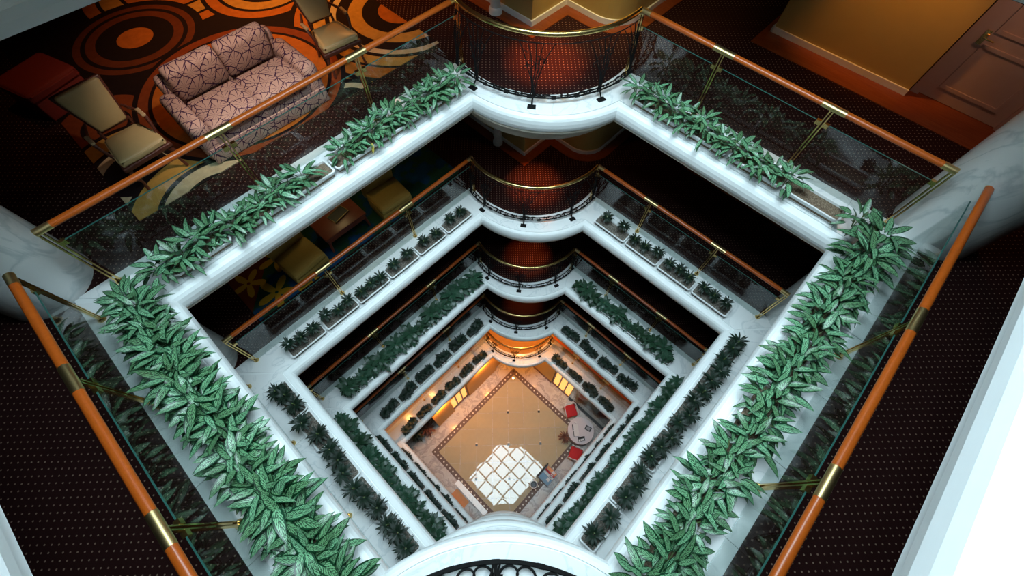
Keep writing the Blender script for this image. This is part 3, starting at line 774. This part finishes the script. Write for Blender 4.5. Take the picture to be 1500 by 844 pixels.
for sx in (-1, 1):
    for sy in (-1, 1): part('leg', MB().tube([(sx * .46, sy * .25, .34), (sx * .49, sy * .28, .12), (sx * .50, sy * .29, 0)], [.035, .03, .022], 8), 'table_wood', ct, True)
tr_ = empty('tray', (3.85, -2.08, F2 + .480), .2, 'dark tray with glass items on the red-brown table', 'tray')
part('base', MB().box((-.2, -.13, 0), (.2, .13, .015)), 'black_plastic', tr_)
part('rim', MB().tube([(-.2, -.13, .03), (.2, -.13, .03), (.2, .13, .03), (-.2, .13, .03), (-.2, -.13, .03)], .012, 6), 'brass_dark', tr_)

# ---------------------------------------------------------------- lobby floor
gf = tag(part('floor', MB().box((X0, Y0, -.25), (X1, Y1, -.012)), 'grey_marble'), 'polished lobby floor with beige tiles and dark border', kind='structure')
bx0, bx1, by0, by1 = .46, 6.22, .40, 5.27; bw = .25
tile_id = 0
MT = {}
for i in range(-2, 14):
    for j in range(-8, 10):
        p0 = 1.357 - 4 * .772 + i * .772; q0 = .385 - 4 * .776 + j * .776
        cs = [(p0 + .007, q0 + .007), (p0 + .765, q0 + .007), (p0 + .765, q0 + .769), (p0 + .007, q0 + .769)]
        pol = [((p + qq) * s2, (p - qq) * s2) for p, qq in cs]
        pol = clip_poly(pol, bx0 + bw, bx1 - bw, by0 + bw, by1 - bw)
        if len(pol) < 3: continue
        cxm = sum(p[0] for p in pol) / len(pol); cym = sum(p[1] for p in pol) / len(pol)
        m = MB().prism([(x - cxm, y - cym) for x, y in pol], -.012, 0)
        part('tile', m, 'floor_tile', gf, loc=(cxm, cym, 0), rot=(random.gauss(0, .0012), random.gauss(0, .0012), 0))
dots = []
for i in range(0, 6):
    for j in range(-3, 5):
        p = 1.357 + i * 1.528; qq = .385 + j * 1.56; x, y = (p + qq) * s2, (p - qq) * s2
        if bx0 + bw + .1 < x < bx1 - bw - .1 and by0 + bw + .1 < y < by1 - bw - .1:
            part('dot_tile', MB().prism([(x - .075, y), (x, y - .075), (x + .075, y), (x, y + .075)], -.01, .003), 'tile_black', gf)
            part('dot_corner', MB().prism([(x - .11, y - .04), (x - .04, y - .11), (x - .01, y - .08), (x - .08, y - .01)], -.01, .0025), 'tile_white', gf)
mb = MB().box((bx0, by0, -.012), (bx1, by0 + bw, .001)).box((bx0, by1 - bw, -.012), (bx1, by1, .001)).box((bx0, by0 + bw, -.012), (bx0 + bw, by1 - bw, .001)).box((bx1 - bw, by0 + bw, -.012), (bx1, by1 - bw, .001))
bo = part('mosaic_border', mb, 'mosaic_brown', gf)
mb = MB()
def dia(x, y, r): mb.prism([(x - r, y), (x, y - r), (x + r, y), (x, y + r)], 0, .004)
n = 26
for i in range(n):
    x = bx0 + bw / 2 + (bx1 - bx0 - bw) * i / n
    for y in (by0 + bw / 2, by1 - bw / 2): dia(x, y, .046)
for i in range(22):
    y = by0 + bw / 2 + (by1 - by0 - bw) * i / 22
    for x in (bx0 + bw / 2, bx1 - bw / 2): dia(x, y, .046)
d = part('mosaic_diamonds', mb, 'tile_white', bo); d['kind'] = 'stuff'

# lobby walls just behind the gallery edge
H5 = Z[5] - .45
w = tag(part('wall_lobby', MB().box((1.2, -.42, -.01), (3.05, -.20, H5)).box((4.1, -.42, -.01), (5.15, -.20, H5)).box((3.05, -.42, 2.3), (4.1, -.20, H5)).box((-.6, -1.2, -.01), (1.2, -.30, H5)), 'orange_wall'), 'warmly lit orange lobby wall on the upper left', kind='structure')
w2 = tag(part('wall_lobby', MB().box((-.55, .6, -.01), (-.33, 2.35, H5)).box((-.55, 2.35, 2.35), (-.33, 3.5, H5)), 'olive_wall'), 'ochre lobby wall on the upper right', kind='structure')
part('baseboard', MB().box((-.33, .6, -.01), (-.30, 2.35, .16)), 'frame_wood', w2)
def lit_door(name, x0, y0, x1, y1, label, along):
    d = tag(part(name, MB().box((x0, y0, 0), (x1, y1, .05)), 'frame_wood'), label, kind='structure')
    Lw = (y1 - y0) if along == 'y' else (x1 - x0)
    for i in range(3):
        a = i / 3; b = (i + 1) / 3
        if along == 'y':
            part('pane', MB().box((x0, y0 + Lw * a + .06, .06), (x0 + .03, y0 + Lw * b - .02, 2.28)), 'lit_pane', d)
            part('door_frame', MB().box((x0, y0 + Lw * a, .0), (x1, y0 + Lw * a + .06, 2.34)), 'frame_wood', d)
        else:
            part('pane', MB().box((x0 + Lw * a + .06, y0, .06), (x0 + Lw * b - .02, y0 + .03, 2.28)), 'lit_pane', d)
            part('door_frame', MB().box((x0 + Lw * a, y0, 0), (x0 + Lw * a + .06, y1, 2.34)), 'frame_wood', d)
    return d
lit_door('door_3', -.45, 2.37, -.36, 3.48, 'glazed lobby door glowing yellow on the upper right', 'y')
lit_door('door_4', 3.07, -.38, 4.08, -.28, 'glazed lobby door glowing yellow on the upper left', 'x')
sh = tag(part('window_2', MB().box((-.42, 3.52, -.01), (-.30, 6.0, .10)), 'black_plastic'), 'shop window of the lobby with a black sill on the right', kind='structure')
part('pane', MB().box((-.37, 3.52, .10), (-.355, 6.0, H5)), 'glass', sh)
c = empty('display_counter', (-.95, 4.75, 0), 0, 'pale blue glass-topped display counter behind the shop window', 'counter')
part('body', MB().box((-.35, -1.0, 0), (.35, 1.0, .84)), 'frame_wood', c); part('top', MB().box((-.37, -1.02, .84), (.45, .3, .90)), 'counter_blue', c)
part('lower_shelf', MB().box((-.35, .3, .84), (.38, 1.0, .86)), 'table_wood', c)
# bushes at the left end of the lobby
RB = [foliage_mesh('foliage', 'red_leaf', 60, .42, .07, 74, rg, 3, .5), foliage_mesh('foliage', 'leaf_dark', 70, .34, .12, 70, rg, 4, .8)]
for (x, y, m, lb) in ((5.62, -.42, 0, 'reddish spiky potted plant at the left lobby wall'), (6.15, -.55, 1, 'dark bushy potted plant in the left lobby corner'), (5.30, -1.05, 1, 'dark bushy potted plant behind the reddish one')):
    r = tag(empty('potted_plant', (x, y, 0)), lb, 'plant'); link('foliage', RB[m], r, (0, 0, .3))
    part('pot', MB().lathe([(.14, 0), (.19, .32), (.20, .34), (.17, .34), (.16, .30)], n=18), 'frame_wood', r, True)
# round table and what is on it
tb = empty('round_table', (.62, 4.98, 0), 0, 'round lobby table with a pale cloth top', 'table')
part('top', MB().lathe([(.60, .70), (.63, .705), (.635, .73), (.625, .75), (.0, .751)], n=48), 'tablecloth', tb, True)
part('cloth_skirt', MB().lathe([(.60, .12), (.61, .4), (.615, .705)], n=40), 'tablecloth', tb, True)
part('foot', MB().lathe([(.30, 0), (.30, .04), (.05, .08), (.05, .70)], n=20), 'frame_wood', tb, True)
TT = .752
def small(name, label, cat, pos, rz, parts_):
    r = empty(name, pos, rz, label, cat)
    for nm, a, b, mt in parts_: part(nm, MB().box(a, b), mt, r)
small('book', 'dark square book at the upper right of the round table', 'book', (.30, 5.17, TT), .25, [('cover', (-.11, -.15, 0), (.11, .15, .012), 'black_plastic'), ('picture', (-.07, -.09, .012), (.07, .09, .014), 'grey_paper')])
small('folder', 'open pale folder with black edge on the round table', 'folder', (.78, 4.80, TT), -.75, [('page', (-.13, -.27, 0), (.10, .27, .01), 'paper'), ('spine', (.10, -.27, 0), (.15, -.02, .03), 'black_plastic'), ('clip', (.10, .02, 0), (.13, .27, .02), 'black_plastic'), ('edge', (-.13, .27, 0), (.13, .30, .02), 'grey_paper')])
tl = empty('telephone', (.90, 5.24, TT), .95, 'black desk telephone at the lower part of the round table', 'telephone')
part('body', MB().box((-.10, -.16, 0), (.10, .16, .05)), 'black_plastic', tl); part('handset', MB().tube([(-.06, -.17, .06), (-.05, 0, .09), (-.06, .17, .06)], .025, 8), 'black_plastic', tl, True)
part('display', MB().box((.0, -.05, .05), (.08, .12, .054)), 'paper', tl); part('keypad', MB().box((-.0, -.15, .05), (.09, -.07, .054)), 'paper', tl)
small('paper_box', 'small grey box beside the folder on the round table', 'box', (.50, 4.55, TT), .3, [('body', (-.04, -.06, 0), (.04, .06, .04), 'grey_paper'), ('lid', (-.042, -.062, .04), (.042, .062, .05), 'paper')])
def red_chair(pos, rz, label):
    c = empty('red_chair', pos, rz, label, 'chair', 'red lobby chairs')
    link('seat', rbox_mesh('seat', (.56, .56, .10), .04, 'red_fabric', .015), c, (0, 0, .46))
    part('seat_frame', MB().box((-.27, -.27, .36), (.27, .27, .42)), 'paper', c)
    part('backrest', MB().tube([(-.29, -.20, .80), (-.20, -.31, .84), (0, -.34, .86), (.20, -.31, .84), (.29, -.20, .80)], .03, 8), 'paper', c, True)
    for sx in (-1, 1):
        part('armrest', MB().tube([(sx * .29, -.20, .80), (sx * .31, .1, .70), (sx * .29, .24, .62), (sx * .27, .25, .44)], .022, 8), 'paper', c, True)
        for sy in (-1, 1): part('leg', MB().tube([(sx * .25, sy * .25, .40), (sx * .27, sy * .28, 0)], [.028, .018], 8), 'paper', c, True)
        part('back_post', MB().tube([(sx * .22, -.27, .40), (sx * .22, -.31, .84)], .018, 8), 'paper', c, True)
red_chair((.18, 4.02, 0), -.55, 'red seated chair above the round lobby table')
red_chair((1.55, 5.48, 0), 3.5, 'red seated chair below the round lobby table')
r = tag(empty('potted_plant', (1.28, 4.62, 0)), 'spiky leaves sticking out left of the round lobby table', 'plant'); f = link('foliage', RB[0], r, (0, 0, .1)); f.scale = (.8, .8, .6)
part('pot', MB().lathe([(.10, 0), (.13, .2), (.14, .22), (.11, .22), (.10, .18)], n=16), 'frame_wood', r, True)
rk = empty('brochure_rack', (3.15, 5.15, 0), 0, 'low brochure rack on the right side of the lobby floor', 'rack')
part('body', MB().box((-.36, -.30, 0), (.36, .32, .34)), 'grey_paper', rk); part('back_panel', MB().add([(-.36, -.38, .0), (.36, -.38, .0), (.36, -.30, .0), (-.36, -.30, .0), (-.36, -.36, .72), (.36, -.36, .5), (.36, -.31, .5), (-.36, -.31, .72)], [(0, 3, 2, 1), (4, 5, 6, 7), (0, 1, 5, 4), (1, 2, 6, 5), (2, 3, 7, 6), (3, 0, 4, 7)]), 'black_plastic', rk)
for x0, x1, mt, nm, lb in ((-.34, -.20, 'orange_paper', 'brochure', 'orange brochure on the rack'), (-.18, -.10, 'red_fabric', 'brochure', 'narrow red brochure on the rack'), (-.08, .02, 'paper', 'brochure', 'narrow white brochure on the rack'), (.04, .34, 'blue_paper', 'brochure', 'large blue brochure on the rack')):
    b = tag(part(nm, MB().box((x0, -.26, 0), (x1, .28, .02)), mt, loc=(3.15, 5.15, .342)), lb, 'brochure', 'brochures on the rack')
    part('printed_label', MB().box((x0 + .02, .05, .02), (min(x1 - .02, x0 + .16), .2, .022)), 'paper' if mt != 'paper' else 'grey_paper', b)
st_ = empty('plant_stand', (3.9, 4.92, 0), 0, 'white wire stand holding a dark round pot by the brochure rack', 'stand')
for i in range(4):
    a = i * PI / 2 + .4; part('leg', MB().tube([(.26 * math.cos(a), .26 * math.sin(a), 0), (.10 * math.cos(a), .10 * math.sin(a), .34), (.17 * math.cos(a), .17 * math.sin(a), .62)], .014, 6), 'white_paint', st_, True)
part('ring', MB().tube([(.16 * math.cos(i * PI / 8), .16 * math.sin(i * PI / 8), .6) for i in range(17)], .014, 6), 'white_paint', st_, True)
part('bowl', MB().lathe([(.05, .42), (.13, .5), (.14, .6), (.11, .6), (.09, .5)], n=18), 'black_plastic', st_, True)
bn = empty('display_case', (6.26, 3.22, 0), 0, 'long white display case at the lower left of the lobby', 'case')
part('body', MB().box((-.10, -.94, 0), (.10, .94, .26)), 'white_paint', bn); part('top', MB().box((-.12, -.96, .26), (.12, .96, .30)), 'marble', bn)
mt_ = tag(part('door_mat', MB().box((6.45, 2.45, -.012), (6.85, 3.28, .004)), 'orange_mat'), 'orange mat beside the long white case', 'mat')
